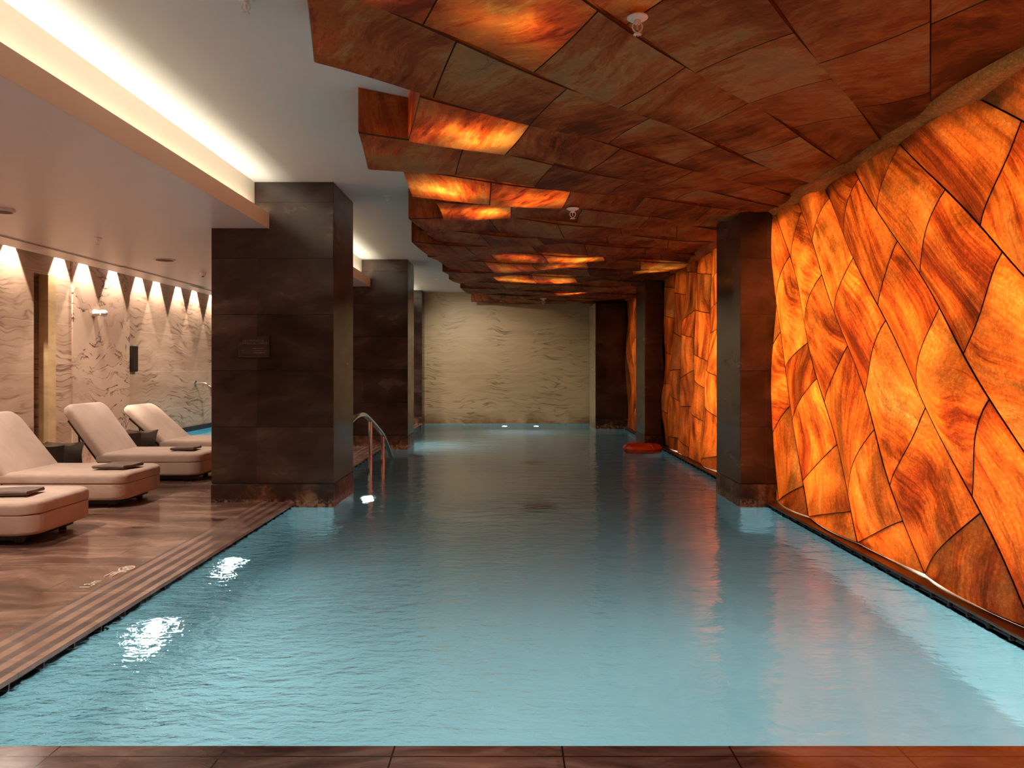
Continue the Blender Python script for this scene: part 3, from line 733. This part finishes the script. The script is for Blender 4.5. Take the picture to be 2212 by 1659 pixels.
for a in range(4):
    b = B(); a0 = a*math.pi/2+.4; pts = []
    for j in range(13):
        q = 2*math.pi*j/12; r_ = .28+.089*math.cos(q); pts.append((r_*math.cos(a0), r_*math.sin(a0), (b_r+.004)*math.sin(q)))
    tube(b, pts, .010, 6); o = obj('strap', b, M['orange'], t_)

# ------------------------------------------------------------------ loungers
def rrect(x0, x1, y0, y1, rs, n=8):
    """rounded rectangle, radii at (x1,y0),(x1,y1),(x0,y1),(x0,y0)"""
    pts = []
    for (cx, cy0, a0), r in zip(((x1, y0, -90), (x1, y1, 0), (x0, y1, 90), (x0, y0, 180)), rs):
        sx = -1 if cx == x1 else 1; sy = 1 if cy0 == y0 else -1
        for i in range(n+1):
            a = R(a0 + 90*i/n); pts.append((cx+sx*r+r*math.cos(a), cy0+sy*r+r*math.sin(a)))
    return pts
def padded(bm, pts, z0, z1, rt, rb, crown=.0, nr=6, wob=0, seed=0):
    """slab from outline with rounded top/bottom edges; concentric rings close the faces"""
    cx = sum(p[0] for p in pts)/len(pts); cy0 = sum(p[1] for p in pts)/len(pts)
    ex = max(abs(p[0]-cx) for p in pts); ey = max(abs(p[1]-cy0) for p in pts)
    def ring(inset, z, crn=0):
        out = []
        for x, y in pts:
            sx = 1-inset/ex; sy = 1-inset/ey; X = cx+(x-cx)*sx; Y = cy0+(y-cy0)*sy
            zz = z
            if wob: zz += wob*mn.noise((X*3.1+seed, Y*7+seed, 1.3))*(1 if crn else .4)
            out.append(bm.verts.new((X, Y, zz)))
        return out
    rings = []
    m_ = min(ex, ey)
    for f in (.9, .5): rings.append(ring(m_*f, z0))
    for i in range(nr+1):
        a = math.pi/2*i/nr; rings.append(ring(rb*(1-math.sin(a)), z0+rb*(1-math.cos(a))))
    for i in range(nr+1):
        a = math.pi/2*i/nr; rings.append(ring(rt*(1-math.cos(a)), z1-rt+rt*math.sin(a)))
    for f in (.2, .35, .5, .65, .8, .92, .985): rings.append(ring(m_*f, z1+crown*math.sin(f*math.pi/2), 1))
    n = len(pts)
    for a, b_ in zip(rings, rings[1:]):
        for i in range(n): bm.faces.new((a[i], a[(i+1) % n], b_[(i+1) % n], b_[i]))
    bm.faces.new(rings[0][::-1]); bm.faces.new(rings[-1])
def make_lounger(x_foot, y, back_deg, lab, back_len=.82, seed=0):
    W = .93; L = 1.32
    t_ = thing('pool_lounger', lab, 'lounger', (x_foot, y, 0), group='cream loungers beside the pool')
    b = B(); padded(b, rrect(-L, 0, 0, W, (.16, .16, .03, .03)), .085, .258, .012, .035); obj('base', b, M['fabric'], t_, smooth=True)
    b = B(); padded(b, rrect(-L-.04, .004, -.004, W+.004, (.16, .16, .05, .05)), .262, .372, .045, .012, .012, wob=.012, seed=seed); obj('seat_mattress', b, M['fabric'], t_, smooth=True)
    b = B(); box(b, -L+.06, -.14, .12, W-.12, 0.028, .088); obj('plinth', b, M['black'], t_)
    for fx in (-L+.14, -.22):
        for fy in (.16, W-.16):
            b = B(); lathe(b, [(.03, 0), (.035, .01), (.03, .03)], (fx, fy, 0), n=16); obj('foot', b, M['black'], t_)
    # backrest built flat along -X then tilted about the hinge
    th = R(back_deg); hx, hz = -L-.0, .285
    b = B(); padded(b, rrect(-back_len, .03, 0, W, (.05, .05, .14, .14)), .0, .115, .05, .03, .015, wob=.010, seed=seed+4)
    o = obj('backrest', b, M['fabric'], t_, smooth=True); o.location = (hx, 0, hz-.01); o.rotation_euler = (0, th, 0)
    b = B(); box(b, -back_len*.78, .06, .03, W-.03, -.028, -.004); box(b, .02, .07, .03, W-.03, -.05, -.02)
    o2 = obj('back_frame', b, M['black'], t_, bevel=.005); o2.location = (hx, 0, hz-.01); o2.rotation_euler = (0, th, 0)
    for yy in (.06, W-.06):
        b = B(); ex = -back_len*.6*math.cos(th); ez = back_len*.6*math.sin(th)
        tube(b, [(hx+ex+.02, yy, hz+ez-.05), (hx+ex*.75, yy, .06), (hx+.1, yy, .06)], .012, 8)
        obj('support_strut', b, M['black'], t_)
    return t_
make_lounger(-4.01, 6.20, 52, 'nearest cream lounger, only its foot end in view at left edge', seed=1)
make_lounger(-4.14, 7.90, 51, 'cream lounger with a flat grey towel, second from the camera', .86, seed=2)
make_lounger(-4.12, 9.72, 54, 'cream lounger with steepest backrest between the two black stools', .86, seed=3)
make_lounger(-4.16, 11.55, 42, 'farthest cream lounger, reclined lowest, before the plunge pool', .86, seed=4)
# folded towels
def towel(x, y, w_, d_, rz, lab, layers=3):
    t0 = B(); th = .008; prof = []
    # serpentine profile in the Y-Z plane
    path = []
    for k in range(layers):
        z = .008 + k*(th+.003)
        y0, y1 = (0, d_) if k % 2 == 0 else (d_, 0)
        for i in range(11):
            yy = y0+(y1-y0)*i/10; path.append((yy, z + .004*math.sin(yy*14+k)))
        if k < layers-1:
            r_ = (th+.003)/2; yc = y1; s_ = 1 if y1 > y0 else -1
            for i in range(1, 6):
                a = -math.pi/2 + math.pi*i/6; path.append((yc + s_*r_*math.cos(a), z + r_ + r_*math.sin(a)))
    up, dn = [], []
    for i, (yy, z) in enumerate(path):
        p0 = Vector(path[max(i-1, 0)]); p1 = Vector(path[min(i+1, len(path)-1)]); d = (p1-p0).normalized(); nn = Vector((-d.y, d.x))*th/2*.96
        up.append((yy+nn.x, z+nn.y)); dn.append((yy-nn.x, z-nn.y))
    outline = up + dn[::-1]; nx = 10; rings = []
    for i in range(nx+1):
        xx = -w_/2 + w_*i/nx
        rings.append([t0.verts.new((xx, q[0]+.006*math.sin(xx*9), q[1] + .004*math.sin(xx*11+1)*(q[1]/.04))) for q in outline])
    n = len(outline)
    for a, c in zip(rings, rings[1:]):
        for i in range(n): t0.faces.new((a[i], a[(i+1) % n], c[(i+1) % n], c[i]))
    for r_ in (rings[0], rings[-1]):
        h = len(path)
        for i in range(h-1):
            f = (r_[i], r_[i+1], r_[n-2-i], r_[n-1-i]); t0.faces.new(f if r_ is rings[-1] else f[::-1])
    bmesh.ops.recalc_face_normals(t0, faces=t0.faces)
    o = obj('folded_towel', t0, M['towel'], loc=(x, y, .391), rot=(0, 0, rz)); tag(o, lab, 'towel', 'folded grey towels')
towel(-4.42, 6.40, .42, .30, .12, 'dark grey folded towel on the nearest lounger')
towel(-4.43, 8.12, .36, .36, -.10, 'flat grey folded towel on the second lounger')
towel(-4.45, 9.98, .30, .30, .05, 'small folded towel on the third lounger by the column')
# black stools
def stool(x, y, lab, rz=0):
    t_ = thing('side_stool', lab, 'stool', (x, y, 0), rz, group='black leather stools')
    b = B(); n = 12; secs = [(.190, 0), (.195, .02), (.192, .2), (.196, .36), (.208, .47), (.222, .54), (.225, .555)]
    def sq(r, z, pinch, lift):
        out = []
        for side in range(4):
            for i in range(n):
                s_ = -1+2*i/n; q = r*(1-pinch*(1-s_*s_)); zz = z - lift*(1-abs(s_)**2.2)
                p = {0: (s_*r, -q), 1: (q, s_*r), 2: (-s_*r, q), 3: (-q, -s_*r)}[side]; out.append(b.verts.new((p[0], p[1], zz)))
        return out
    rings = [sq(r*1.06, z, .01+.035*(z/.55)**2, .022*(z/.555)**4) for r, z in secs]
    for a, c in zip(rings, rings[1:]):
        for i in range(4*n): b.faces.new((a[i], a[(i+1) % (4*n)], c[(i+1) % (4*n)], c[i]))
    b.faces.new(rings[0][::-1]); o = obj('body', b, M['leather'], t_, smooth=True); o.modifiers.new('es', 'EDGE_SPLIT').split_angle = R(40)
    b = B()
    rings = [sq(r*1.06, z, .045, l) for r, z, l in ((.225, .556, .022), (.21, .558, .022), (.15, .545, .012), (.08, .537, .005), (.02, .535, 0))]
    for a, c in zip(rings, rings[1:]):
        for i in range(4*n): b.faces.new((a[i], a[(i+1) % (4*n)], c[(i+1) % (4*n)], c[i]))
    b.faces.new(rings[-1]); obj('top', b, M['leather'], t_, smooth=True)
stool(-5.72, 9.28, 'glossy black leather stool between the second and third loungers', .05)
stool(-5.68, 11.15, 'glossy black leather stool between the third and farthest loungers', -.05)
